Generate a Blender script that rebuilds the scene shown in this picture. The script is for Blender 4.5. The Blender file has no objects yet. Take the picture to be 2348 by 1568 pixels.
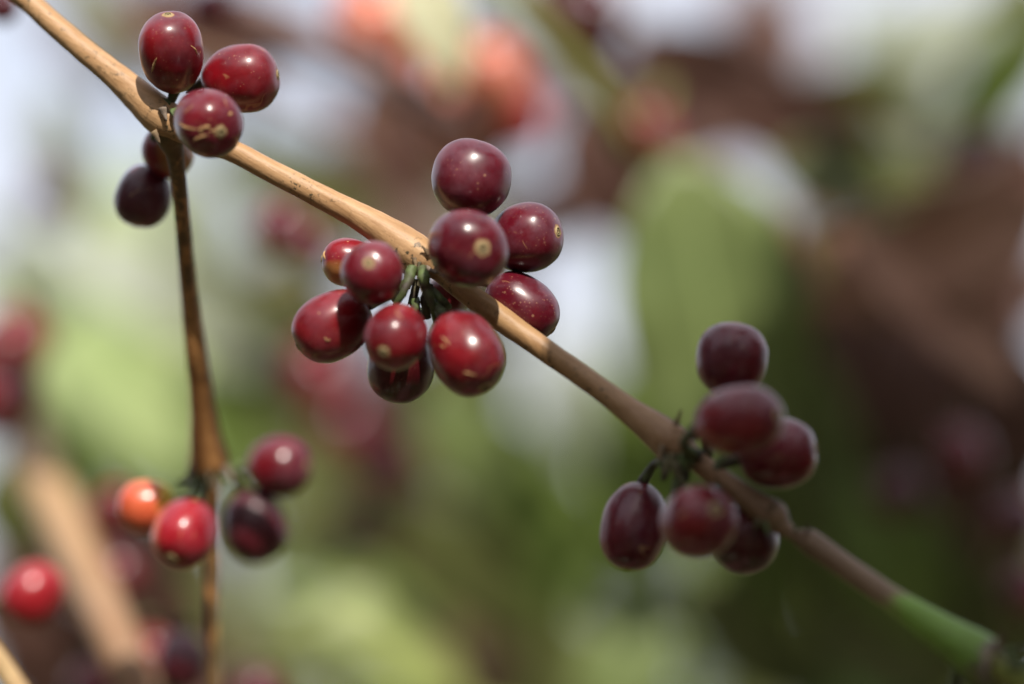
import bpy, bmesh, math, random
from math import sin, cos, pi, radians, sqrt, atan2, exp
from mathutils import Vector, Matrix, noise

# ------------------------------------------------------------------ camera, sky, sun, exposure
scene = bpy.context.scene
COL = scene.collection
D0 = 0.53                       # metres from lens to the plane of focus
S = 0.19 / 2347.0               # metres per picture unit at that plane (picture = 2347 x 1568 units)
PITCH = radians(9.0)
CAM = Vector((0.0, 0.0, 1.50))
RIGHT = Vector((1, 0, 0))
FWD = Vector((0, cos(PITCH), sin(PITCH)))
UP = Vector((0, -sin(PITCH), cos(PITCH)))
def pt(px, py, d=0.0):
    """a point in the world d metres beyond the focus plane"""
    k = S * (D0 + d) / D0
    return CAM + RIGHT * ((px - 1173.5) * k) + UP * ((784 - py) * k) + FWD * (D0 + d)
def vec(x, y, z):
    """direction: x right, y up, z towards the camera"""
    return (RIGHT * x + UP * y - FWD * z)

cd = bpy.data.cameras.new("camera"); cam = bpy.data.objects.new("camera", cd); COL.objects.link(cam)
cam.location = CAM; cam.rotation_euler = (radians(90) + PITCH, 0, 0)
cd.sensor_width = 36; cd.lens = 36 * D0 / 0.19; cd.clip_start = 0.01; cd.clip_end = 2000
cd.dof.use_dof = True; cd.dof.focus_distance = D0 + 0.006; cd.dof.aperture_fstop = 2.9; cd.dof.aperture_blades = 0
scene.camera = cam

SUN = vec(0.13, 0.80, 0.585).normalized()
el = math.asin(SUN.z); az = atan2(SUN.x, SUN.y)
w = bpy.data.worlds.new("World"); scene.world = w; w.use_nodes = True
nt = w.node_tree; bg = nt.nodes["Background"]
sky = nt.nodes.new("ShaderNodeTexSky"); sky.sky_type = 'NISHITA'; sky.sun_disc = False
sky.sun_elevation = el; sky.sun_rotation = az; sky.dust_density = 3.0; sky.air_density = 1.0; sky.ozone_density = 1.0
# thin bright cloud veil over the blue
tcw = nt.nodes.new("ShaderNodeTexCoord"); cn = nt.nodes.new("ShaderNodeTexNoise"); cn.inputs['Scale'].default_value = 3.2; cn.inputs['Detail'].default_value = 6
nt.links.new(tcw.outputs['Generated'], cn.inputs['Vector'])
cr_ = nt.nodes.new("ShaderNodeValToRGB"); cr_.color_ramp.elements[0].position = .22; cr_.color_ramp.elements[1].position = .52
cr_.color_ramp.elements[0].color = (.45, .45, .45, 1); cr_.color_ramp.elements[1].color = (.92, .92, .92, 1); nt.links.new(cn.outputs['Fac'], cr_.inputs[0])
cm_ = nt.nodes.new("ShaderNodeMix"); cm_.data_type = 'RGBA'; cm_.inputs[7].default_value = (5.0, 5.15, 5.75, 1)
nt.links.new(cr_.outputs[0], cm_.inputs[0]); nt.links.new(sky.outputs[0], cm_.inputs[6])
nt.links.new(cm_.outputs[2], bg.inputs[0]); bg.inputs[1].default_value = 0.14
ld = bpy.data.lights.new("sun", 'SUN'); ld.energy = 4.6; ld.angle = radians(0.55); ld.color = (1.0, 0.94, 0.85)
lo = bpy.data.objects.new("sun", ld); COL.objects.link(lo); lo.rotation_euler = SUN.to_track_quat('Z', 'Y').to_euler()
scene.view_settings.view_transform = 'Standard'; scene.view_settings.look = 'None'
scene.view_settings.exposure = 0.40; scene.view_settings.gamma = 1
scene.cycles.use_denoising = True
scene.cycles.max_bounces = 8; scene.cycles.sample_clamp_indirect = 4

# ------------------------------------------------------------------ helpers
def link(name, me, mat=None, parent=None, smooth=True):
    o = bpy.data.objects.new(name, me); COL.objects.link(o)
    if mat: me.materials.append(mat)
    if smooth:
        for p in me.polygons: p.use_smooth = True
    if parent: o.parent = parent
    return o
def mesh(name, vs, fs):
    me = bpy.data.meshes.new(name); me.from_pydata([tuple(v) for v in vs], [], fs); me.update(); return me
def tag(o, label, cat, group=None, kind=None):
    if label: o['label'] = label
    if cat: o['category'] = cat
    if group: o['group'] = group
    if kind: o['kind'] = kind
    return o
def empty(name, loc=(0, 0, 0), M=None):
    o = bpy.data.objects.new(name, None); COL.objects.link(o); o.empty_display_size = .005
    if M is not None: o.matrix_world = Matrix.Translation(loc) @ M.to_4x4()
    else: o.location = loc
    return o
def interp(x, tab):
    if x <= tab[0][0]: return tab[0][1]
    for (a, b), (c, d) in zip(tab, tab[1:]):
        if x <= c: return b + (d - b) * (x - a) / (c - a)
    return tab[-1][1]
def catmull(ps, n=8):
    out = []
    for i in range(len(ps) - 1):
        p0 = ps[max(0, i - 1)]; p1 = ps[i]; p2 = ps[i + 1]; p3 = ps[min(len(ps) - 1, i + 2)]
        for k in range(n):
            t = k / n
            out.append(tuple(0.5 * ((2 * b) + (-a + c) * t + (2 * a - 5 * b + 4 * c - d) * t * t + (-a + 3 * b - 3 * c + d) * t ** 3)
                             for a, b, c, d in zip(p0, p1, p2, p3)))
    out.append(tuple(ps[-1])); return out
def tube(pts, rad, seg=16, rough=0.0, freq=400.0, flat=None, cap=True):
    """pts: world Vectors, rad: metres. Returns verts, faces, ring parameter per vertex"""
    n = len(pts); vs = []; fs = []; ts = []
    prev = None
    for i in range(n):
        t = (pts[min(n - 1, i + 1)] - pts[max(0, i - 1)]).normalized()
        if prev is None:
            a = t.orthogonal().normalized()
        else:
            a = (prev - t * prev.dot(t)).normalized()
        prev = a; b = t.cross(a)
        for k in range(seg):
            an = 2 * pi * k / seg
            dirv = a * cos(an) + b * sin(an)
            r = rad[i]
            p = pts[i] + dirv * r
            if rough:
                r2 = r * (1 + rough * noise.noise(p * freq) + rough * .6 * noise.noise(p * freq * 3.1))
                p = pts[i] + dirv * r2
            vs.append(p); ts.append(i / (n - 1))
    for i in range(n - 1):
        for k in range(seg):
            a = i * seg + k; b = i * seg + (k + 1) % seg
            fs.append((a, b, b + seg, a + seg))
    if cap:
        fs.append(tuple(range(seg))[::-1]); fs.append(tuple((n - 1) * seg + k for k in range(seg)))
    return vs, fs, ts
def pxtube(name, P, mat, parent=None, seg=18, n=8, rough=0.0, freq=400.0, local=None):
    """P: list of (px, py, d, radius in picture units)"""
    C = catmull(P, n)
    pts = [pt(c[0], c[1], c[2]) for c in C]; rad = [max(c[3], .3) * S * (D0 + c[2]) / D0 for c in C]
    vs, fs, ts = tube(pts, rad, seg, rough, freq)
    if local is not None: vs = [v - local for v in vs]
    me = mesh(name, vs, fs)
    at = me.attributes.new("along", 'FLOAT', 'POINT')
    for i, t in enumerate(ts): at.data[i].value = C[i // seg][0] / 2347.0
    o = link(name, me, mat, parent)
    return o

# ------------------------------------------------------------------ materials
def newmat(name):
    m = bpy.data.materials.new(name); m.use_nodes = True
    n = m.node_tree; b = n.nodes["Principled BSDF"]; return m, n, b
def N(n, typ, **kw):
    x = n.nodes.new(typ)
    for k, v in kw.items():
        if k in ('operation', 'blend_type', 'data_type', 'feature', 'attribute_name', 'interpolation_type', 'distance'): setattr(x, k, v)
        else: x.inputs[k].default_value = v
    return x
def ramp(n, fac, stops, interp_='LINEAR'):
    r = n.nodes.new("ShaderNodeValToRGB"); cr = r.color_ramp; cr.interpolation = interp_
    while len(cr.elements) < len(stops): cr.elements.new(0.5)
    for e, (p, c) in zip(cr.elements, stops):
        e.position = p; e.color = (*c, 1) if len(c) == 3 else (c[0], c[0], c[0], 1)
    n.links.new(fac, r.inputs[0]); return r.outputs[0]
def mixc(n, fac, a, b, mode='MIX'):
    x = n.nodes.new("ShaderNodeMix"); x.data_type = 'RGBA'; x.blend_type = mode
    for s, v in ((0, fac), (6, a), (7, b)):
        if isinstance(v, (int, float)): x.inputs[s].default_value = v
        elif isinstance(v, (tuple, list)): x.inputs[s].default_value = (*v, 1)
        else: n.links.new(v, x.inputs[s])
    return x.outputs[2]
def math_(n, op, a, b=None, c=None):
    x = n.nodes.new("ShaderNodeMath"); x.operation = op
    for i, v in enumerate((a, b, c)):
        if v is None: continue
        if isinstance(v, (int, float)): x.inputs[i].default_value = v
        else: n.links.new(v, x.inputs[i])
    return x.outputs[0]

def cherry_mat(name, main, dark, stem_end=None, stem_w=0.3, bloom=0.35, rough=0.31, speck=0.5, side=None):
    """ripe coffee cherry skin. stem_end colours the stalk end, side = (colour, axis, start) an unripe flank"""
    m, n, b = newmat(name); L = n.links
    tc = n.nodes.new("ShaderNodeTexCoord"); oi = n.nodes.new("ShaderNodeObjectInfo")
    off = n.nodes.new("ShaderNodeVectorMath"); off.operation = 'ADD'
    rnd = n.nodes.new("ShaderNodeVectorMath"); rnd.operation = 'SCALE'; rnd.inputs[0].default_value = (1.3, 2.1, .7)
    L.new(oi.outputs['Random'], rnd.inputs['Scale']); L.new(tc.outputs['Object'], off.inputs[0]); L.new(rnd.outputs[0], off.inputs[1])
    co = off.outputs[0]
    def nz(scale, detail=3, ro=.55):
        x = n.nodes.new("ShaderNodeTexNoise"); x.inputs['Scale'].default_value = scale; x.inputs['Detail'].default_value = detail
        x.inputs['Roughness'].default_value = ro; L.new(co, x.inputs['Vector']); return x.outputs['Fac']
    blot = ramp(n, nz(95, 4, .6), [(.34, (0,)), (.66, (1,))])
    colr = mixc(n, blot, main, dark)
    if stem_end:
        g = n.nodes.new("ShaderNodeSeparateXYZ"); L.new(tc.outputs['Generated'], g.inputs[0])
        z = math_(n, 'ADD', g.outputs[2], math_(n, 'MULTIPLY', nz(160), .22))
        f = ramp(n, z, [(.11 + stem_w * .35, (1,)), (.11 + stem_w, (0,))])
        colr = mixc(n, f, colr, stem_end)
    if side:
        g = n.nodes.new("ShaderNodeSeparateXYZ"); L.new(tc.outputs['Generated'], g.inputs[0])
        z = math_(n, 'ADD', g.outputs[side[1]], math_(n, 'MULTIPLY', nz(120), .2))
        f = ramp(n, z, [(side[2], (0,)), (side[2] + .16, (1,))])
        colr = mixc(n, f, colr, side[0])
    # pale waxy bloom in soft patches
    bl = ramp(n, nz(110, 5, .65), [(.45, (0,)), (.75, (1,))])
    colr = mixc(n, math_(n, 'MULTIPLY', bl, bloom * .20), colr, (.42, .26, .33))
    # fine corky lenticels and dust
    v = n.nodes.new("ShaderNodeTexVoronoi"); v.inputs['Scale'].default_value = 1500; v.inputs['Randomness'].default_value = 1; L.new(co, v.inputs['Vector'])
    sp = ramp(n, v.outputs['Distance'], [(.10, (1,)), (.26, (0,))])
    spm = math_(n, 'MULTIPLY', sp, ramp(n, nz(260, 3), [(.45, (0,)), (.70, (1,))]))
    colr = mixc(n, math_(n, 'MULTIPLY', spm, speck), colr, (.45, .25, .14))
    v2 = n.nodes.new("ShaderNodeTexVoronoi"); v2.inputs['Scale'].default_value = 420; L.new(co, v2.inputs['Vector'])
    sp2 = ramp(n, v2.outputs['Distance'], [(.07, (1,)), (.13, (0,))])
    sp2 = math_(n, 'MULTIPLY', sp2, ramp(n, nz(70, 2), [(.52, (0,)), (.6, (1,))]))
    colr = mixc(n, math_(n, 'MULTIPLY', sp2, speck * .9), colr, (.5, .3, .16))
    # scratches: thin warped lines
    wv = n.nodes.new("ShaderNodeTexWave"); wv.inputs['Scale'].default_value = 55; wv.inputs['Distortion'].default_value = 14; wv.inputs['Detail'].default_value = 3
    wv.inputs['Detail Scale'].default_value = 1.6; L.new(co, wv.inputs['Vector'])
    sc = ramp(n, wv.outputs['Fac'], [(.965, (0,)), (.995, (1,))])
    sc = math_(n, 'MULTIPLY', sc, ramp(n, nz(120, 2), [(.60, (0,)), (.66, (1,))]))
    colr = mixc(n, math_(n, 'MULTIPLY', sc, speck * .8), colr, (.5, .28, .13))
    L.new(colr, b.inputs['Base Color'])
    r = math_(n, 'ADD', math_(n, 'MULTIPLY', bl, .10), rough)
    r = math_(n, 'ADD', r, math_(n, 'MULTIPLY', spm, .15)); L.new(r, b.inputs['Roughness'])
    b.inputs['Subsurface Weight'].default_value = 0.06; b.inputs['Subsurface Radius'].default_value = (1, .2, .12); b.inputs['Subsurface Scale'].default_value = .0015
    b.inputs['Specular IOR Level'].default_value = .33; b.inputs['Coat Weight'].default_value = .42; b.inputs['Coat Roughness'].default_value = .18; b.inputs['Coat IOR'].default_value = 1.45
    b.inputs['Sheen Weight'].default_value = bloom * .06; b.inputs['Sheen Roughness'].default_value = .35; b.inputs['Sheen Tint'].default_value = (.80, .72, 1, 1)  # lavender sheen tint also imitates sky reflected at the rims
    bp = n.nodes.new("ShaderNodeBump"); bp.inputs['Strength'].default_value = .10; bp.inputs['Distance'].default_value = .00006
    h = math_(n, 'ADD', math_(n, 'MULTIPLY', nz(420, 4), .7), math_(n, 'MULTIPLY', spm, .35)); L.new(h, bp.inputs['Height']); L.new(bp.outputs[0], b.inputs['Normal'])
    return m

CM = {
 'red':    cherry_mat('cherry_skin_red', (.215, .004, .008), (.095, .003, .007), bloom=.5),
 'scarlet':cherry_mat('cherry_skin_scarlet', (.36, .012, .018), (.25, .006, .012), bloom=.3),
 'maroon': cherry_mat('cherry_skin_maroon', (.110, .004, .011), (.052, .003, .009), bloom=.75),
 'wine':   cherry_mat('cherry_skin_wine', (.145, .004, .010), (.065, .003, .009), bloom=.65),
 'purple': cherry_mat('cherry_skin_purple_shade', (.090, .007, .014), (.050, .005, .010), bloom=.6, rough=.4),  # purple skin, kept dark so that the cherries look shaded
 'black':  cherry_mat('cherry_skin_black', (.085, .005, .008), (.045, .004, .006), bloom=.3),
 'orange': cherry_mat('cherry_skin_orange', (.64, .125, .05), (.50, .075, .03), stem_end=(.55, .42, .04), stem_w=.34, bloom=.2),
 'turning':cherry_mat('cherry_skin_turning', (.23, .007, .012), (.13, .004, .010), side=((.34, .14, .04), 0, .66), bloom=.4, speck=.9),
 'salmon': cherry_mat('cherry_skin_salmon', (.66, .23, .14), (.56, .15, .10), bloom=.6),
 'pinkred':cherry_mat('cherry_skin_pink', (.33, .008, .016), (.22, .006, .013), side=((.52, .14, .08), 0, .74), bloom=.5),
}
def cork_mat():
    m, n, b = newmat('navel_cork'); L = n.links
    tc = n.nodes.new("ShaderNodeTexCoord")
    x = n.nodes.new("ShaderNodeTexNoise"); x.inputs['Scale'].default_value = 1200; x.inputs['Detail'].default_value = 4; L.new(tc.outputs['Object'], x.inputs['Vector'])
    at = n.nodes.new("ShaderNodeAttribute"); at.attribute_name = "ring"
    f = math_(n, 'ADD', at.outputs['Fac'], math_(n, 'MULTIPLY', math_(n, 'SUBTRACT', x.outputs['Fac'], .5), .22))
    c = ramp(n, f, [(.0, (.02, .012, .008)), (.14, (.06, .04, .018)), (.24, (.27, .20, .09)), (.36, (.10, .075, .03)), (.44, (.08, .06, .025)), (.54, (.36, .27, .13)), (.80, (.30, .19, .09)), (1., (.17, .045, .025))])
    L.new(c, b.inputs['Base Color']); b.inputs['Roughness'].default_value = .75
    bp = n.nodes.new("ShaderNodeBump"); bp.inputs['Strength'].default_value = .5; bp.inputs['Distance'].default_value = .0002
    L.new(x.outputs['Fac'], bp.inputs['Height']); L.new(bp.outputs[0], b.inputs['Normal'])
    return m
CORK = cork_mat()
def scar_mat():
    m, n, b = newmat('scar_cork'); L = n.links
    tc = n.nodes.new("ShaderNodeTexCoord")
    x = n.nodes.new("ShaderNodeTexNoise"); x.inputs['Scale'].default_value = 900; x.inputs['Detail'].default_value = 4; L.new(tc.outputs['Object'], x.inputs['Vector'])
    L.new(ramp(n, x.outputs['Fac'], [(.35, (.22, .10, .04)), (.6, (.52, .32, .14))]), b.inputs['Base Color']); b.inputs['Roughness'].default_value = .8
    return m
SCAR = scar_mat()
def plainish(name, c1, c2, scale=300, rough=.6, detail=4, bump=.3, dist=.0003, sss=0):
    m, n, b = newmat(name); L = n.links
    tc = n.nodes.new("ShaderNodeTexCoord")
    x = n.nodes.new("ShaderNodeTexNoise"); x.inputs['Scale'].default_value = scale; x.inputs['Detail'].default_value = detail; L.new(tc.outputs['Object'], x.inputs['Vector'])
    L.new(ramp(n, x.outputs['Fac'], [(.35, c1), (.65, c2)]), b.inputs['Base Color']); b.inputs['Roughness'].default_value = rough
    bp = n.nodes.new("ShaderNodeBump"); bp.inputs['Strength'].default_value = bump; bp.inputs['Distance'].default_value = dist
    L.new(x.outputs['Fac'], bp.inputs['Height']); L.new(bp.outputs[0], b.inputs['Normal'])
    return m
STALK = plainish('green_stalk', (.04, .028, .018), (.095, .135, .038), 330, .65, 4, .8)
STALKD = plainish('dark_stalk', (.035, .022, .018), (.10, .085, .035), 300, .75, bump=.8)
STIP = plainish('dry_stipule', (.05, .03, .018), (.22, .15, .08), 500, .85, bump=.9)
NODEG = plainish('leaf_scar', (.10, .07, .05), (.26, .20, .15), 420, .8, bump=.8)
def bark(name, stops, speck=.85, stripe=.55, rough=.5, rot=33):
    """stem bark. stops: the colour along the stem, painted shade included, from woody to young green"""
    m, n, b = newmat(name); L = n.links
    tc = n.nodes.new("ShaderNodeTexCoord"); at = n.nodes.new("ShaderNodeAttribute"); at.attribute_name = "along"
    def nz(scale, detail=3, vecs=None, ro=.55):
        x = n.nodes.new("ShaderNodeTexNoise"); x.inputs['Scale'].default_value = scale; x.inputs['Detail'].default_value = detail; x.inputs['Roughness'].default_value = ro
        L.new(vecs or tc.outputs['Object'], x.inputs['Vector']); return x.outputs['Fac']
    f = math_(n, 'ADD', at.outputs['Fac'], math_(n, 'MULTIPLY', math_(n, 'SUBTRACT', nz(260, 5), .5), .040))
    mp = n.nodes.new("ShaderNodeMapping"); mp.inputs['Rotation'].default_value = (0, radians(rot), 0); mp.inputs['Scale'].default_value = (.09, 1, 1)
    mp.vector_type = 'TEXTURE'; mp.inputs['Scale'].default_value = (9, 1, 1); L.new(tc.outputs['Object'], mp.inputs[0])
    st = nz(900, 3, mp.outputs[0]); f = math_(n, 'ADD', f, math_(n, 'MULTIPLY', math_(n, 'SUBTRACT', st, .5), .06)); c = ramp(n, f, stops); dk = ramp(n, st, [(.35, (.62, .55, .48)), (.62, (1, 1, 1))])
    c = mixc(n, stripe, c, dk, 'MULTIPLY')
    blot = ramp(n, nz(70, 5, None, .6), [(.3, (.80, .74, .66)), (.7, (1.0, 1.0, 1.0))])
    c = mixc(n, .8, c, blot, 'MULTIPLY')
    # dark lichen specks, denser towards the underside
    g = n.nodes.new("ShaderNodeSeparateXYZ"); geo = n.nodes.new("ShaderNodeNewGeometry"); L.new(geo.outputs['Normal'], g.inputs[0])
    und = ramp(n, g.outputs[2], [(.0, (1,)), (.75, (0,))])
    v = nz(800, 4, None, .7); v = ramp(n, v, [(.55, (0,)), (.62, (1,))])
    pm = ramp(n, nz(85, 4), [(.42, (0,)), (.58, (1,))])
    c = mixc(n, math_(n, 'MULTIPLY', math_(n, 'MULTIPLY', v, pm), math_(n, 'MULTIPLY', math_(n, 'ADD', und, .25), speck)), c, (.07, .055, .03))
    L.new(c, b.inputs['Base Color']); b.inputs['Roughness'].default_value = rough; b.inputs['Specular IOR Level'].default_value = .35
    bp = n.nodes.new("ShaderNodeBump"); bp.inputs['Strength'].default_value = .45; bp.inputs['Distance'].default_value = .0003
    L.new(math_(n, 'ADD', st, nz(500, 4)), bp.inputs['Height']); L.new(bp.outputs[0], b.inputs['Normal'])
    return m
TAN = (.50, .305, .155); BRN = (.30, .18, .10); PBR = (.235, .155, .10); GRN = (.21, .37, .06)
BARK = bark('branch_bark', [(0, TAN), (.40, TAN), (.46, (.46, .28, .13)), (.70, BRN), (.80, PBR), (.862, (.24, .16, .10)), (.873, (.25, .25, .09)), (.884, GRN), (.956, (.17, .31, .05)), (.965, (.17, .12, .12)), (.971, (.20, .14, .12)), (.978, (.28, .33, .08))])
BARK2 = bark('hanging_stem_shaded_bark', [(0, (.14, .09, .045)), (.178, (.16, .10, .045)), (.187, (.42, .21, .075)), (.3, (.40, .21, .08))], speck=.5, rot=84)  # dark upper stretch is cast shade painted into the bark colour
BARKT = bark('tan_bark_shaded_end', [(0, (.60, .43, .23)), (.05, (.52, .34, .18)), (.12, (.32, .19, .11))], speck=.1)  # browner end paints the shade on the lower part of the blurred stem
BARKG = bark('young_green_bark', [(0, (.30, .34, .09)), (1, (.30, .34, .09))], speck=.1)

def leaf_mat(name, c1, c2, trans=.35, rough=.35):
    m, n, b = newmat(name); L = n.links
    tc = n.nodes.new("ShaderNodeTexCoord")
    x = n.nodes.new("ShaderNodeTexNoise"); x.inputs['Scale'].default_value = 40; x.inputs['Detail'].default_value = 5; L.new(tc.outputs['Object'], x.inputs['Vector'])
    c = ramp(n, x.outputs['Fac'], [(.3, c1), (.7, c2)])
    uv = n.nodes.new("ShaderNodeAttribute"); uv.attribute_name = "rib"
    c = mixc(n, ramp(n, uv.outputs['Fac'], [(.0, (1,)), (.05, (0,))]), c, tuple(min(1, q * 1.8 + .05) for q in c2))
    L.new(c, b.inputs['Base Color']); b.inputs['Roughness'].default_value = rough
    t = n.nodes.new("ShaderNodeBsdfTranslucent"); tcx = mixc(n, 1.0, c, (1.0, 1.15, .5), 'MULTIPLY'); L.new(tcx, t.inputs[0])
    mx = n.nodes.new("ShaderNodeMixShader"); mx.inputs[0].default_value = trans
    L.new(b.outputs[0], mx.inputs[1]); L.new(t.outputs[0], mx.inputs[2])
    L.new(mx.outputs[0], n.nodes['Material Output'].inputs['Surface'])
    return m
LM = {
 'lime':   leaf_mat('leaf_lime', (.30, .35, .10), (.38, .42, .14), .4),
 'pale':   leaf_mat('leaf_pale', (.38, .48, .20), (.48, .55, .26), .4),
 'mid':    leaf_mat('leaf_mid', (.15, .22, .05), (.21, .28, .07), .35),
 'fresh':  leaf_mat('leaf_fresh', (.18, .235, .085), (.23, .28, .10), .4),
 'cream':  leaf_mat('leaf_sun_glow', (.80, .74, .58), (.84, .80, .66), .4),  # near white colour paints the glow of a sunlit leaf
 'olive':  leaf_mat('leaf_olive', (.11, .13, .04), (.17, .18, .06), .3),
 'dark':   leaf_mat('leaf_dark', (.035, .07, .02), (.06, .10, .03), .25),
 'brown':  leaf_mat('leaf_dry', (.33, .17, .11), (.42, .23, .15), .15, .7),
 'umber':  leaf_mat('leaf_umber_shade', (.085, .036, .026), (.13, .062, .045), .1, .6),  # dark brown stands in for the shade among the background leaves
 'grey':   leaf_mat('leaf_grey_green', (.30, .34, .26), (.38, .40, .32), .3, .5),
}

# ------------------------------------------------------------------ ground
def sheet(name, half, z, mat, nx=40, amp=.02):
    vs = []; fs = []
    for j in range(nx + 1):
        for i in range(nx + 1):
            u = (i / nx * 2 - 1); v = (j / nx * 2 - 1)
            x = half * u * abs(u) ** 2; y = half * v * abs(v) ** 2
            vs.append((x, y, z + amp * noise.noise(Vector((x * .7, y * .7, 0)))))
    for j in range(nx):
        for i in range(nx):
            a = j * (nx + 1) + i; fs.append((a, a + 1, a + nx + 2, a + nx + 1))
    return link(name, mesh(name, vs, fs), mat)
SOIL = plainish('soil_and_litter', (.07, .045, .028), (.13, .12, .05), 3, .95, 8, .6, .02)
tag(sheet('ground', 900, 0, SOIL), 'brown plantation soil under the coffee rows', None, None, 'structure')

# ------------------------------------------------------------------ cherries
def cherry_profile(th, a, b, n=2.22, taper=.05):
    c = cos(th); s = sin(th)
    z = a * (1 if c > 0 else -1) * abs(c) ** (2 / n)
    r = b * abs(s) ** (2 / n) * (1 + taper * z / a)
    dimple = exp(-(r / (b * .23)) ** 2)
    z -= (a * .018 if z > 0 else -a * .05) * dimple
    return r, z
def cherry_point(a, b, th, ph, sq, seed, taper, lift=0.0):
    r, z = cherry_profile(th, a, b, 2.22, taper)
    k = 1 + .012 * noise.noise(Vector((cos(ph) * sin(th) * 3.1 + seed, sin(ph) * sin(th) * 3.1, cos(th) * 3.1))) + .030 * noise.noise(Vector((cos(ph) * sin(th) * 1.4, sin(ph) * sin(th) * 1.4, cos(th) * 1.4)) + Vector((seed, 0, seed)))
    k += .010 * cos(2 * ph + seed) * sin(th)
    r *= k; z *= k
    l = sqrt(r * r + z * z); r += lift * r / l; z += lift * z / l
    return Vector((r * cos(ph) * sq, r * sin(ph), z))
CH = []
def cherry(px, py, r, axis, d, mat, label, group, ratio=1.14, squash=.97, stem_to=None, taper=.05, roll=0, navel=True, lo=False, stalkm=None, scars=(), cat='coffee cherry'):
    """r: shorter half-width in picture units; axis: towards the navel end; stem_to: (px,py,d) of the stalk's foot on the branch"""
    sc = S * (D0 + d) / D0; b = r * sc; a = b * ratio
    ax = vec(*axis).normalized()
    xx = (ax.cross(vec(0, 1, 0)) if abs(ax.dot(vec(0, 1, 0))) < .93 else ax.cross(vec(1, 0, 0))).normalized()
    yy = ax.cross(xx)
    M = Matrix((xx, yy, ax)).transposed() @ Matrix.Rotation(radians(roll), 3, 'Z')
    c = pt(px, py, d); root = empty('coffee_cherry', c, M)
    tag(root, label, cat, group)
    seed = random.random() * 50
    nu, nv = (20, 12) if lo else (56, 40)
    vs = [cherry_point(a, b, 0, 0, squash, seed, taper)]; fs = []
    for j in range(1, nv):
        for i in range(nu): vs.append(cherry_point(a, b, pi * j / nv, 2 * pi * i / nu, squash, seed, taper))
    vs.append(cherry_point(a, b, pi, 0, squash, seed, taper))
    for i in range(nu): fs.append((0, 1 + i, 1 + (i + 1) % nu))
    for j in range(nv - 2):
        for i in range(nu):
            p = 1 + j * nu + i; q = 1 + j * nu + (i + 1) % nu; fs.append((p, p + nu, q + nu, q))
    last = len(vs) - 1; o0 = 1 + (nv - 2) * nu
    for i in range(nu): fs.append((last, o0 + (i + 1) % nu, o0 + i))
    sk = link('skin', mesh('skin', vs, fs), CM[mat] if isinstance(mat, str) else mat, root)
    if navel and not lo:
        # corky disc with a raised rim round the flower scar
        R = b * random.uniform(.205, .235); prof = []
        K = 18
        vs = []; fs = []; rg = []
        for j in range(K + 1):
            q = j / K
            h = .0 + .034 * b * exp(-((q - .52) / .10) ** 2) + .018 * b * exp(-((q - .24) / .08) ** 2) - .035 * b * exp(-(q / .1) ** 2) + .006 * b * (1 - q)
            h += .0016 * b
            if j == K: h = -.003 * b
            for i in range(36):
                ph = 2 * pi * i / 36
                rr = max(1e-6, R * q * (1 + q * .22 * noise.noise(Vector((cos(ph) * 1.9, sin(ph) * 1.9, seed)))))
                # invert profile: find th with radius rr
                lo_, hi_ = 0.0, 1.2
                for _ in range(14):
                    mm = (lo_ + hi_) / 2
                    if cherry_profile(mm, a, b, 2.22, taper)[0] < rr: lo_ = mm
                    else: hi_ = mm
                p = cherry_point(a, b, lo_, ph, squash, seed, taper, 0)
                p.z += h; vs.append(p); rg.append(q)
        for j in range(K):
            for i in range(36):
                p = j * 36 + i; q = j * 36 + (i + 1) % 36; fs.append((p, p + 36, q + 36, q))
        me = mesh('navel', vs, fs); at = me.attributes.new("ring", 'FLOAT', 'POINT')
        for i, q in enumerate(rg): at.data[i].value = q
        link('navel', me, CORK, root)
    inv = root.matrix_world.inverted() if False else (Matrix.Translation(c) @ M.to_4x4()).inverted()
    if stem_to:
        s0 = Vector((0, 0, -a * .93)); s1 = inv @ pt(*stem_to)
        L_ = (s1 - s0).length
        P = []
        for k in range(9):
            t = k / 8; p = s0.lerp(s1, t) + Vector((0, 0, -1)) * (L_ * .25 * sin(pi * t))
            P.append(p)
        rad = [b * (.20 - .07 * sin(pi * k / 8)) for k in range(9)]
        v_, f_, _ = tube(P, rad, 12, .12, 500)
        link('stalk', mesh('stalk', v_, f_), stalkm or STALK, root)
    for pts_, wd in scars:
        # pts_: picture positions; project on the skin along the view
        P = []
        for (qx, qy) in pts_:
            o = inv @ pt(qx, qy, -0.05); e = inv @ pt(qx, qy, 0.03); dr = (e - o).normalized()
            A = (dr.x / (b * squash)) ** 2 + (dr.y / b) ** 2 + (dr.z / a) ** 2
            B = 2 * (o.x * dr.x / (b * squash) ** 2 + o.y * dr.y / b ** 2 + o.z * dr.z / a ** 2)
            C_ = (o.x / (b * squash)) ** 2 + (o.y / b) ** 2 + (o.z / a) ** 2 - 1
            disc = B * B - 4 * A * C_
            if disc < 0: continue
            h = o + dr * ((-B - sqrt(disc)) / (2 * A))
            th = math.acos(max(-1, min(1, h.z / a)));  ph = atan2(h.y, h.x / squash)
            # match superellipse height
            lo_, hi_ = 0.0, pi
            tgt = atan2(sqrt(h.x ** 2 + h.y ** 2), h.z)
            for _ in range(20):
                mm = (lo_ + hi_) / 2; rr, zz = cherry_profile(mm, a, b, 2.22, taper)
                if atan2(rr, zz) < tgt: lo_ = mm
                else: hi_ = mm
            P.append(cherry_point(a, b, lo_, ph, squash, seed, taper, -wd * sc * .35))
        if len(P) > 1:
            P = [Vector(q) for q in catmull([tuple(q) for q in P], 5)]
            n_ = len(P); v_, f_, _ = tube(P, [wd * sc * (.25 + .75 * sin(pi * (k + .5) / n_)) for k in range(n_)], 8, .35, 1500)
            link('scar', mesh('scar', v_, f_), SCAR, root)
    return root

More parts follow.
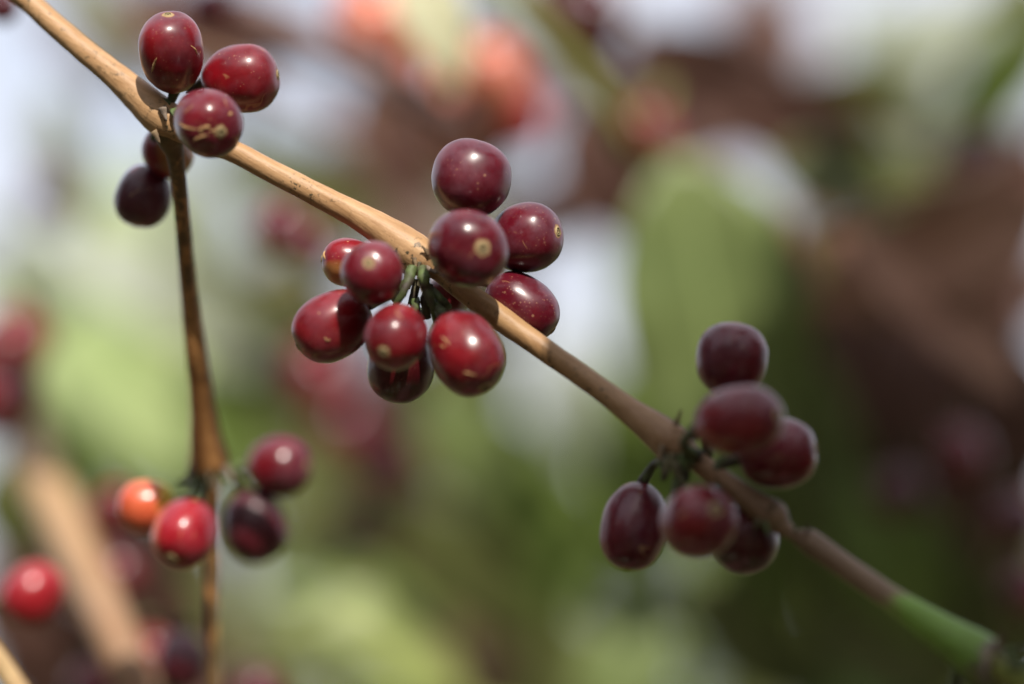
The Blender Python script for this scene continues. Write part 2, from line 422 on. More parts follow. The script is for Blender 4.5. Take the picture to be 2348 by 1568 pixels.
random.seed(7)
DB = [(0, .020), (365, .012), (700, .009), (950, .006), (1250, .000), (1600, -.012), (2000, -.022), (2347, -.032)]
def db(x): return interp(x, DB)
GA = 'cherries at the upper node of the main branch'; GB = 'cherries round the middle node of the main branch'
GC = 'cherries round the shaded right node of the main branch'; GD = 'cherries on the hanging side stem'
# upper cluster
cherry(393, 122, 77, (-.03, .80, .42), .008, 'red', 'bright red cherry with a corky navel on top, highest of the three above the branch', GA, 1.24, stem_to=(378, 240, .010), taper=.10,
       scars=[([(346, 172), (352, 150), (360, 132)], 3.2), ([(435, 106), (446, 114), (452, 126)], 2.2)])
cherry(550, 181, 79, (.98, .10, .12), .013, 'red', 'glossy red cherry lying sideways, behind and beside the maroon one on the branch', GA, 1.14, stem_to=(440, 215, .014), taper=.10)
cherry(477, 281, 79, (.40, -.30, .82), -.004, 'wine', 'maroon cherry with curled corky scars and a navel, resting on the tan branch', GA, 1.12, stem_to=(400, 262, .008), roll=20,
       scars=[([(402, 272), (425, 290), (452, 296)], 3.6), ([(484, 292), (475, 290), (463, 294), (458, 300), (466, 306)], 4.5), ([(434, 328), (455, 315), (478, 308)], 3.6), ([(478, 300), (490, 300), (500, 300)], 2.5), ([(523, 264), (530, 259)], 4.0)])
cherry(384, 347, 58, (.3, -.35, -.6), .026, 'turning', 'orange and red cherry half hidden behind the dark side stem', GA, 1.12, stem_to=(385, 290, .018))
cherry(329, 450, 64, (-.25, -.95, .05), .030, 'purple', 'dark purple cherry hanging in shade under the upper node', GA, 1.13, stem_to=(376, 330, .022))
# middle cluster
cherry(1079, 410, 91, (.25, .93, -.22), .006, 'maroon', 'maroon cherry on top of the middle cluster, the highest there', GB, .97, stem_to=(1010, 590, .010), scars=[([(1110, 330), (1125, 333), (1138, 341)], 3)])
cherry(1071, 569, 92, (.34, -.02, .86), -.007, 'wine', 'big maroon cherry with a pale round navel facing the viewer, in front of the branch', GB, 1.10, squash=.94, roll=35, stem_to=(1000, 610, .004))
cherry(1204, 545, 80, (.80, .14, .46), .009, 'maroon', 'maroon cherry with its navel at the outer edge, beside the pale naveled one', GB, 1.10, stem_to=(1050, 640, .012))
cherry(1196, 702, 71, (.76, -.60, .10), .008, 'maroon', 'wine red speckled cherry showing above the branch, under the other two beside it', GB, 1.30, stem_to=(1050, 660, .012))
cherry(802, 602, 58, (-.93, .12, .1), .008, 'turning', 'small half ripe cherry, red with a yellow green flank, behind its red neighbour', GB, 1.12, roll=100, stem_to=(930, 620, .010), scars=[([(748, 596), (744, 585), (748, 574)], 5)])
cherry(854, 628, 73, (-.06, .28, .88), -.009, 'wine', 'round red cherry with a pale ringed navel facing the viewer, left of the green stalks', GB, 1.08, stem_to=(935, 650, .004))
cherry(763, 746, 78, (-.82, -.50, .18), .000, 'red', 'large red cherry half covered by a neighbour shadow, lowest on its side of the cluster', GB, 1.22, stem_to=(910, 680, .006), scars=[([(745, 772), (752, 780), (758, 776)], 3)])
cherry(908, 771, 73, (-.28, -.38, .80), -.010, 'red', 'red cherry with a dark pitted navel at the bottom middle of the cluster', GB, 1.16, stem_to=(950, 690, .004))
cherry(1067, 808, 84, (.42, -.72, .42), -.007, 'red', 'large dark red scratched cherry directly below the branch, navel at its lower end', GB, 1.24, stem_to=(985, 700, .004),
       scars=[([(1012, 770), (1022, 782), (1030, 790)], 2.0), ([(1060, 850), (1075, 853), (1090, 858)], 2.2), ([(1008, 790), (1018, 797)], 2)])
cherry(920, 838, 80, (-.1, -.6, -.5), .010, 'black', 'blackish red cherry in shade, lowest in the cluster behind two red ones', GB, 1.08, stem_to=(965, 720, .008))
cherry(1022, 682, 50, (.2, -.2, -.9), .018, 'wine', 'small dark cherry glimpsed behind the branch and the green stalks', GB, 1.1)
# right cluster
cherry(1677, 826, 82, (.15, .92, -.1), -.008, 'wine', 'plum coloured cherry, topmost of the shaded right cluster', GC, 1.06, stem_to=(1620, 1040, -.012))
cherry(1693, 964, 84, (.78, .12, .50), -.030, 'red', 'wide out of focus maroon cherry nearest the viewer, below the topmost one', GC, 1.24, roll=90, stem_to=(1600, 1045, -.014))
cherry(1782, 1040, 81, (.72, .10, .2), -.016, 'wine', 'dark maroon cherry touching the branch from above, outermost of its cluster', GC, 1.12, stem_to=(1640, 1080, -.014))
cherry(1453, 1206, 75, (-.16, -.85, .25), -.006, 'wine', 'oval maroon cherry hanging leftmost under the right node', GC, 1.38, stem_to=(1525, 1065, -.010))
cherry(1600, 1198, 86, (.35, .35, .80), -.026, 'red', 'blurred maroon cherry with a brown scar, middle one under the right node', GC, 1.10, roll=90, stem_to=(1560, 1090, -.014))
cherry(1703, 1232, 80, (.4, -.5, -.5), -.010, 'black', 'almost black cherry behind the branch, lowest on its side of the right cluster', GC, 1.08, stem_to=(1650, 1110, -.014))
# hanging side stem
cherry(337, 1160, 61, (-.92, -.12, .1), .047, 'orange', 'orange cherry with a yellow stalk end on the hanging stem', GD, 1.12, roll=10, stem_to=(440, 1100, .053))
cherry(425, 1222, 75, (-.25, -.55, .62), .040, 'pinkred', 'bright red cherry with a strong white glint, in front of the hanging stem', GD, 1.12, roll=0, stem_to=(466, 1110, .052))
cherry(584, 1206, 74, (.25, -.9, .1), .0645, 'purple', 'deep purple cherry in partly painted shade beside the bright red one on the hanging stem', GD, 1.16, stem_to=(495, 1090, .054))
cherry(640, 1070, 70, (.9, .05, .3), .062, 'wine', 'wine red cherry with a soft pink glint, highest on the hanging stem', GD, 1.05, stem_to=(500, 1080, .054))

# ------------------------------------------------------------------ branches
MAIN = [(-60, -90, 24), (58, -2, 25), (130, 62, 27), (200, 122, 28), (262, 172, 31), (318, 222, 38), (362, 262, 44), (392, 282, 43), (430, 300, 32), (480, 325, 27), (545, 352, 25.5), (620, 392, 26), (700, 433, 27), (780, 474, 29),
        (850, 512, 34), (905, 548, 42), (950, 580, 46), (980, 600, 40), (1003, 618, 25), (1050, 657, 25), (1100, 694, 27.5), (1150, 732, 29), (1200, 768, 27), (1300, 838, 26), (1380, 895, 27), (1440, 940, 31), (1500, 985, 40), (1535, 1012, 45),
        (1560, 1030, 40), (1585, 1048, 27), (1640, 1090, 26), (1700, 1132, 27), (1745, 1165, 33), (1772, 1183, 36), (1792, 1205, 25), (1815, 1222, 15), (1838, 1234, 22), (1858, 1243, 29), (1900, 1273, 28), (1960, 1315, 28), (2040, 1370, 29), (2100, 1411, 35), (2160, 1452, 44), (2215, 1487, 53), (2255, 1512, 55), (2275, 1523, 50), (2300, 1536, 32), (2360, 1568, 33), (2460, 1630, 30)]
P = [(x, y, db(x), r) for x, y, r in MAIN]
br = empty('coffee_branch', pt(950, 580, db(950)))
tag(br, 'main coffee branch crossing the picture, tan at one end, brown then green at the other', 'branch', 'coffee branches')
base = pt(950, 580, db(950))
pxtube('stem', P, BARK, br, 28, 10, .03, 260, base)
def flake(px, py, d, l, wd, ang, mat, parent, base_, thick=4):
    """a dry stipule scale: a short tapering bent prism"""
    k = S * (D0 + d) / D0; u = vec(cos(ang), sin(ang), .25); v = vec(-sin(ang), cos(ang), 0); nn = vec(0, 0, 1)
    c = pt(px, py, d); vs = []; fs = []
    K = 6
    for j in range(K + 1):
        t = j / K; ww = wd * (1 - t) ** .7 * (.8 + .5 * noise.noise(Vector((px + j * 3.1, py, 0)))) + .4; bend = 6 * t * t
        p = c + u * (l * t * k) + nn * (bend * k)
        for (sx, sy) in ((-1, -1), (1, -1), (1, 1), (-1, 1)):
            vs.append(p + v * (sx * ww * k) + nn * (sy * thick * (1 - .6 * t) * k) - base_)
    for j in range(K):
        for i in range(4):
            a = j * 4 + i; b = j * 4 + (i + 1) % 4; fs.append((a, b, b + 4, a + 4))
    fs.append((3, 2, 1, 0)); fs.append((K * 4, K * 4 + 1, K * 4 + 2, K * 4 + 3))
    return link('stipule', mesh('stipule', vs, fs), mat, parent)
for (x, y, dz, l, wd, a, m) in [(950, 590, -.0035, 26, 6, -80, STIP), (985, 585, -.0032, 30, 8, 130, STIP), (975, 615, -.0030, 34, 10, -20, NODEG), (940, 612, -.003, 26, 9, -115, STALK), (962, 600, -.0036, 22, 5, -100, STALKD), (975, 640, -.003, 40, 8, -75, STALKD), (990, 690, -.002, 46, 9, -85, STALKD), (950, 660, -.001, 44, 8, -110, STALKD), (1005, 680, -.001, 40, 8, -50, STALKD), (372, 245, -.004, 36, 12, -70, NODEG), (352, 300, -.003, 34, 10, -60, STIP),
        (1548, 975, -.003, 40, 9, 70, STIP), (1572, 1000, -.004, 44, 10, 40, STALKD), (1540, 1040, -.0045, 50, 13, -85, STALKD), (1520, 1020, -.004, 46, 10, -110, STIP), (1575, 1045, -.003, 34, 8, -60, STALK), (1600, 1000, -.002, 40, 9, 60, STALKD),
        (1752, 1195, -.003, 34, 11, -75, STALK), (1765, 1170, -.003, 28, 10, 60, STIP), (1740, 1190, -.0035, 30, 9, -120, STALKD), (1822, 1218, -.002, 20, 7, 60, STALK), (1852, 1222, -.002, 22, 9, 100, NODEG),
        (1585, 985, -.004, 44, 14, 20, STIP), (1545, 1060, -.005, 60, 16, -70, STALKD), (1530, 1050, -.005, 44, 14, -95, STALKD), (1610, 1020, -.003, 46, 12, 10, STALKD), (2262, 1498, -.004, 60, 12, -105, NODEG), (2285, 1490, -.003, 55, 14, 75, STIP), (2300, 1500, -.004, 60, 16, 20, STALK), (2310, 1520, -.004, 80, 18, -10, STALK), (2250, 1530, -.004, 55, 10, -70, STALKD)]:
    flake(x, y, db(x) + dz, l, wd, radians(a), m, br, base)
# green pedicel stubs under the middle node
for Q, m in [([(945, 612, .002, 16), (938, 640, .001, 18), (925, 668, .0, 14), (905, 700, .001, 9)], STALK), ([(968, 615, .001, 14), (972, 640, -.001, 20), (978, 662, -.001, 17), (990, 700, -.001, 12), (1000, 738, .001, 9)], STALK),
             ([(985, 650, .003, 14), (975, 690, .003, 16), (980, 730, .004, 12)], STALKD), ([(990, 660, .001, 9), (1015, 690, .000, 14), (1030, 704, .002, 10)], STALK), ([(955, 640, .004, 12), (950, 680, .004, 14), (958, 720, .006, 10)], STALKD),
             ([(1530, 1040, -.013, 18), (1528, 1070, -.013, 16), (1520, 1100, -.012, 9)], STALKD), ([(1560, 1040, -.014, 16), (1568, 1075, -.014, 18), (1575, 1105, -.014, 9)], STALK), ([(1590, 1005, -.015, 14), (1615, 990, -.016, 12), (1640, 975, -.016, 9)], STALKD),
             ([(1630, 1075, -.013, 10), (1650, 1060, -.014, 11), (1668, 1045, -.014, 8)], STALK), ([(2205, 1500, -.026, 18), (2190, 1560, -.024, 20), (2180, 1640, -.022, 20)], STALK)]:
    pxtube('pedicel', [(q[0], q[1], q[2], q[3] * .72) for q in Q], m, br, 12, 7, .30, 520, base)
# hanging side stem
P = [(374, 255, .012, 36), (386, 300, .0125, 36), (394, 330, .0142, 28), (402, 360, .0155, 21), (410, 420, .019, 18), (418, 500, .0235, 18), (426, 600, .0295, 19), (436, 700, .0345, 21), (448, 800, .0385, 25), (458, 880, .0430, 27), (466, 950, .0470, 31), (472, 1010, .0505, 39), (478, 1055, .053, 47), (482, 1080, .054, 40), (484, 1100, .0545, 22), (484, 1150, .055, 18),
     (484, 1220, .056, 17), (486, 1300, .057, 17), (486, 1400, .058, 17), (488, 1500, .060, 16), (492, 1600, .061, 16)]
sb = empty('side_branch', pt(385, 275, .014)); tag(sb, 'thin side stem hanging from the upper node, dark above with painted shade and orange brown below', 'stem', 'coffee branches')
b2 = pt(385, 275, .014)
P2 = P
C = catmull(P2, 8); pts = [pt(c[0], c[1], c[2]) - b2 for c in C]; rad = [c[3] * S * (D0 + c[2]) / D0 for c in C]
vs, fs, ts = tube(pts, rad, 22, .04, 220); me = mesh('stem', vs, fs); at = me.attributes.new("along", 'FLOAT', 'POINT')
for i in range(len(vs)): at.data[i].value = C[i // 22][0] / 2347 if C[i // 22][1] < 1200 else .176
link('stem', me, BARK2, sb)
for (x, y, l, wd, a, m) in [(440, 1070, 44, 12, -110, NODEG), (515, 1068, 50, 12, -60, NODEG), (452, 1085, 40, 11, -95, STALK), (505, 1085, 46, 12, -70, STALK), (478, 1080, 40, 12, -90, STALKD), (425, 1095, 26, 12, -150, STALK), (495, 1100, 34, 10, -80, STIP)]:
    flake(x, y, .050, l, wd, radians(a), m, sb, b2)

# ------------------------------------------------------------------ blurred stems and cherries behind
def bgstem(name, Q, mat, label, cat='stem', group='coffee stems behind the main branch'):
    o = empty(name, pt(*Q[0][:3])); tag(o, label, cat, group)
    pxtube('bark', Q, mat, o, 14, 6, .03, 120, pt(*Q[0][:3])); return o
bgstem('coffee_branch', [(-40, 800, .26, 42), (40, 960, .235, 50), (110, 1120, .20, 54), (190, 1300, .155, 54), (265, 1460, .12, 52), (340, 1640, .11, 52)], BARKT, 'thick pale tan stem, strongly blurred, slanting down behind the red cherry at the edge')
bgstem('coffee_branch', [(-90, 1400, .045, 26), (0, 1520, .045, 25), (60, 1610, .045, 25), (110, 1700, .045, 25)], BARKT, 'bright orange tan stem cutting the bottom corner below the red cherry')
bgstem('coffee_branch', [(1080, -90, .22, 30), (1180, 10, .22, 30), (1290, 130, .23, 30), (1390, 250, .24, 28), (1450, 340, .25, 20)], BARKG, 'green young stem, blurred, slanting down from the top behind the middle cluster')
bgstem('coffee_branch', [(560, 10, .22, 30), (700, 90, .22, 34), (840, 160, .21, 36), (960, 225, .21, 34), (1080, 300, .22, 26)], bark('dull_bark', [(0, (.20, .13, .13)), (1, (.20, .13, .13))]), 'dull purplish brown stem, blurred, behind the orange cherries')
GE = 'blurred cherries in the background'
BG = [ # px py r d mat label
 (76, 1361, 70, .085, 'scarlet', 'bright scarlet cherry with a pink glint and green stalk at the left edge'),
 (418, 1515, 64, .10, 'purple', 'blurred purple cherry at the bottom beside the hanging stem'),
 (262, 1165, 52, .17, 'red', 'blurred red cherry hidden behind the orange one'),
 (272, 1308, 56, .17, 'wine', 'muted wine red cherry below the orange one, beside the tan stem'),
 (345, 1500, 55, .16, 'red', 'dull red cherry behind the blurred purple one at the bottom'),
 (215, 1580, 60, .16, 'red', 'dull red cherry cut by the bottom edge beside the tan stem'),
 (595, 1590, 60, .14, 'purple', 'muted purple cherry cut by the bottom edge, next to the hanging stem'),
 (30, 790, 84, .22, 'red', 'pinkish red cherry at the left edge, uppermost of the pair above the tan stem'),
 (8, 915, 80, .21, 'red', 'deep red cherry at the left edge, lower of the pair above the tan stem'),
 (640, 520, 62, .20, 'wine', 'soft dark wine cherry under the tan branch between the upper and middle clusters'),
 (700, 560, 58, .22, 'wine', 'second soft dark wine cherry under the tan branch, nearer the middle cluster'),
 (730, 860, 80, .30, 'red', 'soft red cherry below the large shadowed one, brightest of the blurred reds there'),
 (790, 970, 78, .38, 'wine', 'soft red cherry under the brightest blurred one below the middle cluster'),
 (870, 1050, 78, .42, 'maroon', 'soft brownish red cherry below the blackish one of the middle cluster'),
 (900, 1180, 74, .44, 'maroon', 'lowest soft brown red cherry under the middle cluster'),
 (830, 1240, 74, .44, 'maroon', 'soft maroon cherry, lowest of the blurred column under the middle cluster'),
 (850, 50, 92, .25, 'salmon', 'soft orange cherry glowing in the sun at the top'),
 (905, 150, 80, .27, 'salmon', 'soft pale orange cherry between the two stems at the top'),
 (1125, 180, 92, .25, 'salmon', 'soft salmon cherry just above the topmost maroon one'),
 (1075, 275, 92, .27, 'salmon', 'soft brick orange cherry touching the topmost maroon one from behind'),
 (1190, 270, 70, .28, 'scarlet', 'soft brick red cherry beside the salmon ones'),
 (480, 20, 60, .20, 'red', 'dark red blurred cherry at the top edge above the two red ones'),
 (5, 15, 36, .09, 'purple', 'purple cherry cut by the top left corner'),
 (120, 450, 52, .40, 'black', 'small dark blurred cherry against the bright sky at the left'),
 (1480, 300, 60, .26, 'red', 'soft brownish red cherry above the large green leaf'),
 (1350, 30, 75, .24, 'black', 'dark blurred cherry at the top beside the young green stem'),
 (2205, 1040, 60, .22, 'wine', 'soft magenta cherry in the dark foliage at the right'),
 (2060, 1130, 60, .24, 'purple', 'soft purple cherry in the dark foliage below the magenta one'),
 (2330, 1190, 60, .20, 'purple', 'plum cherry cut by the right edge, upper of two'),
 (2350, 1350, 60, .20, 'purple', 'plum cherry cut by the right edge, lower of two'),
 (2240, 350, 55, .26, 'purple', 'dark plum cherry against the pale gap at the upper right'),
 (1930, 760, 80, .34, 'maroon', 'dark maroon cherry beside the brown dry leaf'),
 (2010, 900, 85, .34, 'black', 'nearly black cherry in the deepest shade at the right'),
]
for i, (x, y, r, d, m, lb) in enumerate(BG):
    random.seed(i + 100)
    cherry(x, y, r, (random.uniform(-.7, .7), random.uniform(-1, -.2), random.uniform(-.3, .5)), d, m, lb, GE, 1.12, lo=True, stem_to=(x + 10, y - r * 1.5, d) if i else (-30, 1400, .085))

# ------------------------------------------------------------------ leaves
def leaf_geo(L, W, seed, nl=16, nw=6, fold=.25, droop=.25, wave=.03):
    vs = []; fs = []; rb = []
    rs = random.Random(seed); ph = rs.uniform(0, 6)
    for j in range(nl + 1):
        t = j / nl
        hw = W / 2 * (sin(pi * min(1, t ** .85)) ** .8 if 0 < t < 1 else 0) * (1 if t < .8 else (1 - (t - .8) * 1.6)) + W * .008
        for i in range(-nw // 2, nw // 2 + 1):
            s = i / (nw / 2)
            x = s * hw; y = L * t
            z = abs(s) * hw * fold - L * droop * t * t + wave * W * sin(t * 22 + ph + (2 if s > 0 else 0)) * abs(s) ** 2
            vs.append(Vector((x, y, z))); rb.append(abs(s))
    m_ = nw + 1
    for j in range(nl):
        for i in range(nw):
            a = j * m_ + i; fs.append((a, a + 1, a + m_ + 1, a + m_))
    return vs, fs, rb
def basis(u, n):
    u = u.normalized(); n = (n - u * n.dot(u)).normalized(); x = u.cross(n)
    return Matrix((x, u, n)).transposed()
def make_shoot(label, Q, mat, leaves, group='leafy coffee shoots behind the main branch'):
    """Q: stem line (px,py,d,r). leaves: (px,py,d, angle deg on the picture, toward-camera slope, L units, W units, tilt, material, label)"""
    o = empty('coffee_shoot', pt(*Q[0][:3])); b0 = pt(*Q[0][:3]); tag(o, label, 'leafy shoot', group)
    pxtube('twig', Q, mat, o, 12, 6, .03, 120, b0)
    for k, (x, y, d, an, sl, L, W, tilt, m, lb) in enumerate(leaves):
        kk = S * (D0 + d) / D0; a = radians(an)
        u = vec(cos(a), sin(a), sl); nn = vec(tilt[0], tilt[1], 1.0)
        M = basis(u, nn)
        vs, fs, rb = leaf_geo(L * kk, W * kk, k * 7 + int(x))
        c = pt(x, y, d) - u.normalized() * (L * kk * .5)
        vs = [M @ v + c - b0 for v in vs]
        me = mesh('leaf', vs, fs); at = me.attributes.new("rib", 'FLOAT', 'POINT')
        for i, q in enumerate(rb): at.data[i].value = q
        lf = link('leaf', me, LM[m], o); md = lf.modifiers.new('thick', 'SOLIDIFY'); md.thickness = .0004
        if lb: lf['label'] = lb
    return o
make_shoot('shoot of large mid green leaves behind the gap between the middle and right clusters', [(1520, 200, .30, 14), (1500, 300, .30, 14), (1560, 500, .33, 12), (1600, 900, .36, 10), (1660, 1300, .40, 8)], BARKG, [
 (1655, 770, .24, -76, .1, 880, 460, (.0, .9), 'fresh', 'large fresh green leaf'), (1780, 1080, .27, -78, 0, 800, 400, (.1, .9), 'fresh', None), (1500, 1050, .40, -100, 0, 620, 300, (-.2, .3), 'mid', None)])
make_shoot('shoot of grey green glossy leaves at the upper right with sky between them', [(2347, -100, .40, 14), (2200, 60, .40, 12), (2080, 160, .40, 12), (1900, 260, .42, 10)], BARKG, [
 (2080, 110, .42, 200, 0, 480, 200, (.2, .8), 'grey', None), (2260, 230, .42, 250, 0, 420, 180, (.3, .2), 'mid', None), (2330, 100, .42, 260, 0, 380, 200, (-.3, .2), 'olive', None), (2260, 380, .38, 190, 0, 320, 170, (0, -.3), 'umber', None), (2060, 1290, .27, -60, 0, 460, 250, (0, .5), 'mid', None), (2220, 1400, .34, -50, 0, 440, 240, (0, .3), 'olive', None), (2080, 1500, .32, -20, 0, 440, 240, (0, 0), 'olive', None), (2310, 1270, .36, -70, 0, 420, 200, (0, -.2), 'umber', None), (2340, 1430, .33, -100, 0, 420, 220, (0, .2), 'olive', None), (1930, 230, .40, 195, 0, 420, 170, (0, -.3), 'olive', None)])
make_shoot('shoot of drooping brown dry leaves at the right in shade', [(2400, 300, .24, 16), (2200, 420, .22, 14), (2000, 470, .22, 12), (1860, 520, .22, 10)], BARKT, [
 (2140, 590, .22, 205, .1, 600, 260, (.1, .0), 'brown', 'curled brown dry leaf'), (2170, 700, .22, -35, .1, 560, 220, (.3, .5), 'brown', None), (1950, 700, .32, -110, 0, 420, 180, (-.3, .2), 'umber', None), (2120, 900, .33, -50, 0, 720, 420, (.2, -.5), 'umber', None), (2250, 1000, .30, -80, 0, 600, 380, (.2, -.4), 'umber', None), (1960, 960, .30, -100, 0, 560, 300, (-.3, -.6), 'umber', None)])
make_shoot('shoot of dark leaves at the top right of the middle cluster', [(1300, -120, .34, 14), (1450, 20, .34, 12), (1650, 170, .34, 12), (1850, 300, .34, 10)], BARKT, [
 (1680, 190, .32, -25, 0, 520, 200, (.1, -.5), 'umber', None), (1850, 300, .32, -30, 0, 520, 220, (.1, -.4), 'umber', None), (1330, 60, .34, -70, 0, 360, 170, (0, -.4), 'umber', None), (1390, 430, .34, -60, 0, 380, 190, (0, -.3), 'umber', None), (1300, 480, .36, 10, 0, 330, 150, (0, -.3), 'umber', None), (2000, 420, .30, -10, 0, 500, 200, (0, .2), 'olive', None)])
make_shoot('shoot of pale yellow green leaves with dark ones below, behind the hanging stem', [(-60, 500, .50, 14), (150, 680, .48, 14), (320, 760, .46, 12), (520, 800, .46, 10)], BARKG, [
 (230, 860, .42, -30, 0, 660, 330, (0, .9), 'pale', 'broad pale green leaf'), (330, 640, .52, -10, 0, 560, 260, (0, .8), 'grey', None), (420, 980, .45, -20, 0, 520, 240, (.2, -.1), 'mid', None), (560, 760, .50, -50, 0, 520, 240, (0, .5), 'olive', None), (140, 1050, .48, -60, 0, 420, 240, (0, .5), 'mid', None), (50, 1440, .32, -70, 0, 380, 210, (0, -.4), 'umber', None), (330, 1360, .33, -50, 0, 380, 220, (0, -.4), 'umber', None), (180, 1560, .34, -10, 0, 420, 200, (0, -.4), 'umber', None), (20, 1180, .40, -80, 0, 300, 180, (0, .3), 'olive', None)])
make_shoot('low shoot of yellow green leaves along the bottom of the view', [(500, 1700, .40, 14), (760, 1600, .38, 12), (1100, 1650, .42, 12), (1500, 1700, .40, 10)], BARKG, [
 (880, 1470, .34, -20, .1, 460, 240, (0, .9), 'lime', 'sunlit yellow green leaf'), (820, 1380, .40, -10, 0, 420, 200, (0, .6), 'mid', None), (1440, 1490, .28, 70, 0, 400, 220, (0, .6), 'fresh', None), (1090, 1050, .42, -60, 0, 420, 220, (0, .5), 'fresh', None), (1230, 1200, .44, -70, 0, 560, 240, (0, .2), 'mid', None), (1080, 1330, .42, -50, 0, 520, 220, (0, -.3), 'olive', None), (1880, 1120, .27, -82, 0, 640, 230, (0, .7), 'fresh', None), (1990, 1320, .33, -70, 0, 560, 240, (0, .5), 'mid', None), (1750, 1480, .40, -40, 0, 500, 240, (0, .2), 'olive', None)])
make_shoot('shoot with greyish leaves around the upper node against the sky', [(60, -140, .34, 12), (260, 60, .32, 12), (560, 180, .32, 12), (860, 330, .34, 12)], BARKT, [
 (240, 60, .32, -60, 0, 360, 120, (0, .3), 'grey', None), (600, 70, .30, -20, 0, 420, 160, (.2, -.3), 'umber', None), (1000, 40, .20, -60, 0, 330, 170, (0, .8), 'cream', 'pale leaf with the glow of the sun painted into its colour'), (1010, 330, .34, -50, 0, 300, 130, (0, -.3), 'umber', None), (900, 340, .36, -60, 0, 320, 170, (.2, 0), 'umber', None), (140, 380, .40, -80, 0, 360, 120, (0, .1), 'grey', None), (700, 440, .46, -30, 0, 460, 200, (0, .0), 'olive', None)])
ROWS = ["SuuSoSuSuSeg",
        "SSSSuuSuuueS",
        "SpeuueSgSbuu",
        "opeo.uSgguuu",
        "lpouuoeggouu",
        "oggouogggguu",
        "uuoouogggogo",
        "uuuoluolgogo",
        "uuuogoogoddd"]
KEY = {'u': 'umber', 'g': 'mid', 'l': 'lime', 'p': 'pale', 'o': 'olive', 'd': 'dark', 'b': 'brown', 'e': 'grey'}
WH = ['at the far left, partly against bright sky', 'behind the hanging stem', 'behind the middle cluster', 'between the middle and right clusters', 'behind the right cluster', 'at the far right, mostly shaded']
for sc_ in range(6):
    rs = random.Random(50 + sc_); LV = []
    for r_ in range(9):
        for c_ in (2 * sc_, 2 * sc_ + 1):
            ch = ROWS[r_][c_]
            if ch in 'S.': continue
            for k in range(2 if ch in 'ud' else 1):
                LV.append((100 + 200 * c_ + rs.uniform(-45, 45), 100 + 200 * r_ + rs.uniform(-45, 45), rs.uniform(.45, .75), rs.uniform(-150, -20), rs.uniform(-.3, .3), rs.uniform(320, 400), rs.uniform(170, 215),
                           (rs.uniform(-.4, .4), rs.uniform(-.3, .3) if ch in 'ud' else rs.uniform(.2, .8)), KEY[ch], None))
    x0 = 200 + 400 * sc_
    make_shoot('loose leafy coffee shoot in the deep background ' + WH[sc_], [(x0 + 60, 1900, .62, 10), (x0 - 20, 1300, .62, 9), (x0 + 30, 800, .60, 8), (x0 - 10, 350 if sc_ else 700, .60, 6)], BARKG, LV, 'leafy coffee shoots in the deep background')
# leafy shoots overhead, above the view, that shade the right part
def overhead(label, targets, k, mat, LL=None):
    c0 = pt(*targets[0]) + SUN * k; o = empty('overhead_shoot', c0); OVN = label; tag(o, label, 'leafy shoot', 'coffee shoots overhead that shade the branch')
    pts = [pt(*t) + SUN * k - c0 + Vector((0, 0, .01)) for t in targets]
    v_, f_, t_ = tube([Vector(p) for p in catmull([tuple(p) for p in pts], 5)], [.002] * ((len(pts) - 1) * 5 + 1), 8)
    me = mesh('twig', v_, f_); link('twig', me, BARKT, o)
    for i, p in enumerate(pts):
        rs = random.Random(i + 5)
        a = rs.uniform(0, 6.28); e1 = SUN.orthogonal().normalized(); e2 = SUN.cross(e1)
        u = e1 * cos(a) + e2 * sin(a)
        M = basis(u, SUN + e1 * rs.uniform(-.2, .2)); L = LL or rs.uniform(.13, .16)
        vs, fs, rb = leaf_geo(L, L * .55, i); me = mesh('leaf', [M @ v + p - u * L * .5 - Vector((0, 0, .01)) for v in vs], fs)
        at = me.attributes.new("rib", 'FLOAT', 'POINT')
        for q_, q in enumerate(rb): at.data[q_].value = q
        lf = link('leaf', me, LM[mat], o); md = lf.modifiers.new('thick', 'SOLIDIFY'); md.thickness = .0004
overhead('dark leafy shoot overhead in front, out of view, shading the right cluster', [(1690, 800, -.01), (1720, 960, -.02), (1640, 1130, -.015), (1520, 1000, -.01), (1850, 1050, -.02), (1480, 1230, -.01), (1600, 1300, -.01), (1760, 1270, -.01), (1980, 1250, -.02), (2130, 1380, -.02), (2280, 1450, -.03), (2380, 1580, -.03), (1800, 900, -.01)], .24, 'dark', .058)
overhead('fourth dark leafy shoot overhead, out of view, shading the brown leaves', [(2130, 470, .2), (2200, 650, .2), (2230, 450, .2), (2180, 780, .2), (2300, 500, .2), (2250, 850, .2)], .40, 'dark', .11)
overhead('second dark leafy shoot overhead, out of view, shading the foliage behind the right cluster', [(2050, 300, .25), (2250, 560, .25), (2170, 760, .25), (2150, 900, .25), (2120, 1200, .3), (2300, 1200, .25), (2150, 1520, .3), (2330, 1450, .3)], .45, 'dark', .105)
overhead('third leafy shoot overhead, out of view, shading the foliage in the lower corner', [(330, 1520, .30), (200, 1600, .26)], .45, 'dark', .07)

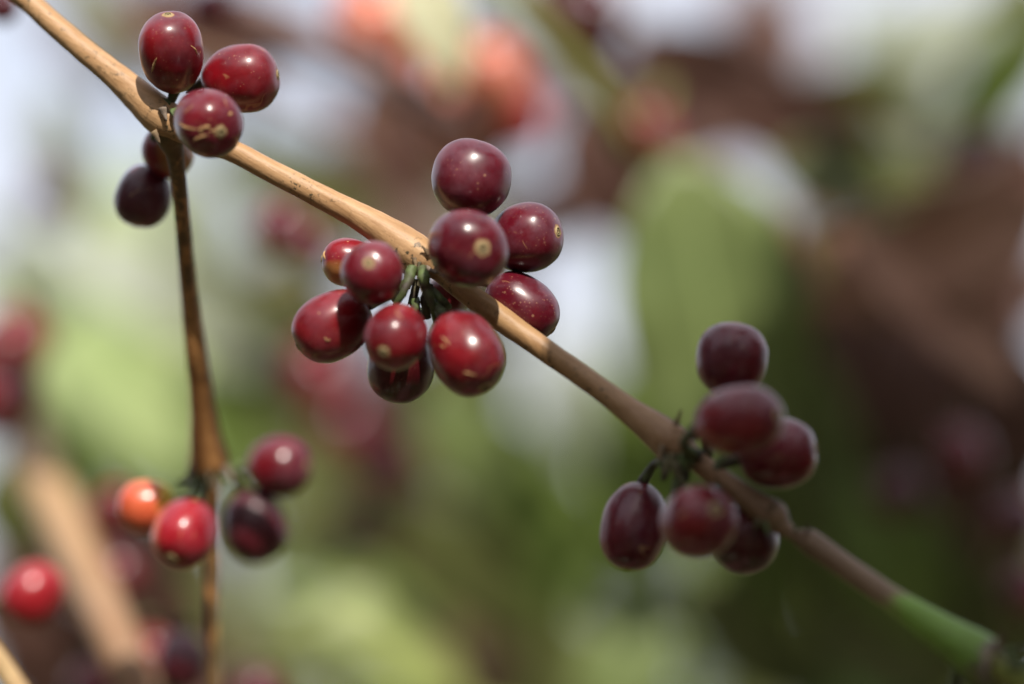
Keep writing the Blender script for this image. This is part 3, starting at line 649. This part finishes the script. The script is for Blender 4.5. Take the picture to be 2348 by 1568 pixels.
# ------------------------------------------------------------------ coffee shrubs further back, and unseen ones added round the camera
def shrub(label, c, R, H, n, mats, seed, gaps=(), Lm=.13):
    rs = random.Random(seed); o = empty('coffee_shrub', (c[0], c[1], 0)); tag(o, label, 'shrub', 'coffee shrubs in the next rows')
    V = []; F = []; RB = []; MI = []
    for k in range(n):
        while True:
            q = Vector((rs.uniform(-1, 1), rs.uniform(-1, 1), rs.uniform(-1, 1)))
            if .35 < q.length < 1: break
        p = Vector((q.x * R, q.y * R, H * .55 + q.z * H * .45))
        a = rs.uniform(0, 6.28); u = Vector((cos(a), sin(a), rs.uniform(-.7, .1))); nn = Vector((rs.uniform(-.6, .6), rs.uniform(-.6, .3), 1))
        M = basis(u, nn); L = Lm * rs.uniform(.7, 1.2)
        vs, fs, rb = leaf_geo(L, L * .42, k, 6, 2)
        b = len(V); V += [M @ v + p for v in vs]; F += [tuple(i + b for i in f) for f in fs]; RB += rb; MI += [int(rs.random() ** 1.3 * len(mats))] * len(fs)
    me = mesh('foliage', V, F)
    at = me.attributes.new("rib", 'FLOAT', 'POINT')
    for i, q in enumerate(RB): at.data[i].value = q
    f = link('foliage', me, LM[mats[0]], o)
    for m in mats[1:]: me.materials.append(LM[m])
    for p, i in zip(me.polygons, MI): p.material_index = i
    VS = []; FS = []
    for k in range(5):
        a = k * 1.26 + seed; top = Vector((cos(a) * R * .5, sin(a) * R * .5, H * .8))
        v_, f_, _ = tube([Vector((0, 0, -.05)), top * .4 + Vector((0, 0, .1)), top], [.02, .012, .005], 8); b = len(VS)
        VS += v_; FS += [tuple(i + b for i in q) for q in f_]
    me = mesh('stems', VS, FS); m = link('stem', me, STIP, o)
sh = [(-1.2, 3.6, .75, 1.95, 'bushy green coffee shrub, nearest of the row behind on the left'), (.1, 3.3, .7, 1.85, 'green coffee shrub in the row behind the middle cluster'), (1.35, 3.7, .75, 2.05, 'green coffee shrub in the row behind on the right'),
      (-2.6, 4.2, .8, 2.0, 'coffee shrub at the far left of the row behind'), (2.8, 4.3, .8, 2.0, 'coffee shrub at the far right of the row behind')]
for i, (x, y, R, H, lb) in enumerate(sh): shrub(lb, (x, y), R, H, 900, ['mid', 'olive', 'dark', 'lime'], i)
sh = [(-1.5, -1.3, 1.0, 2.9, 'dark coffee shrub added unseen behind the viewer on the left to cut fill light'), (.2, -1.7, 1.05, 3.0, 'dark coffee shrub added unseen right behind the viewer to cut fill light'), (1.9, -1.2, 1.0, 2.9, 'dark coffee shrub added unseen behind the viewer on the right to cut fill light'),  # unseen dark shrubs, added to cut fill light and darken cherry undersides
      (-1.5, .4, .6, 2.9, 'dark coffee shrub added beside the branch on the left, out of view, to cut fill light'), (1.5, .4, .6, 2.9, 'dark coffee shrub added beside the branch on the right, out of view, to cut fill light'), (.0, .72, .42, 1.40, 'coffee shrub added unseen directly below the fruiting branch to darken the undersides')]
for i, (x, y, R, H, lb) in enumerate(sh): shrub(lb, (x, y), R, H, 2000, ['dark', 'umber', 'dark'], i + 20, (), .16)
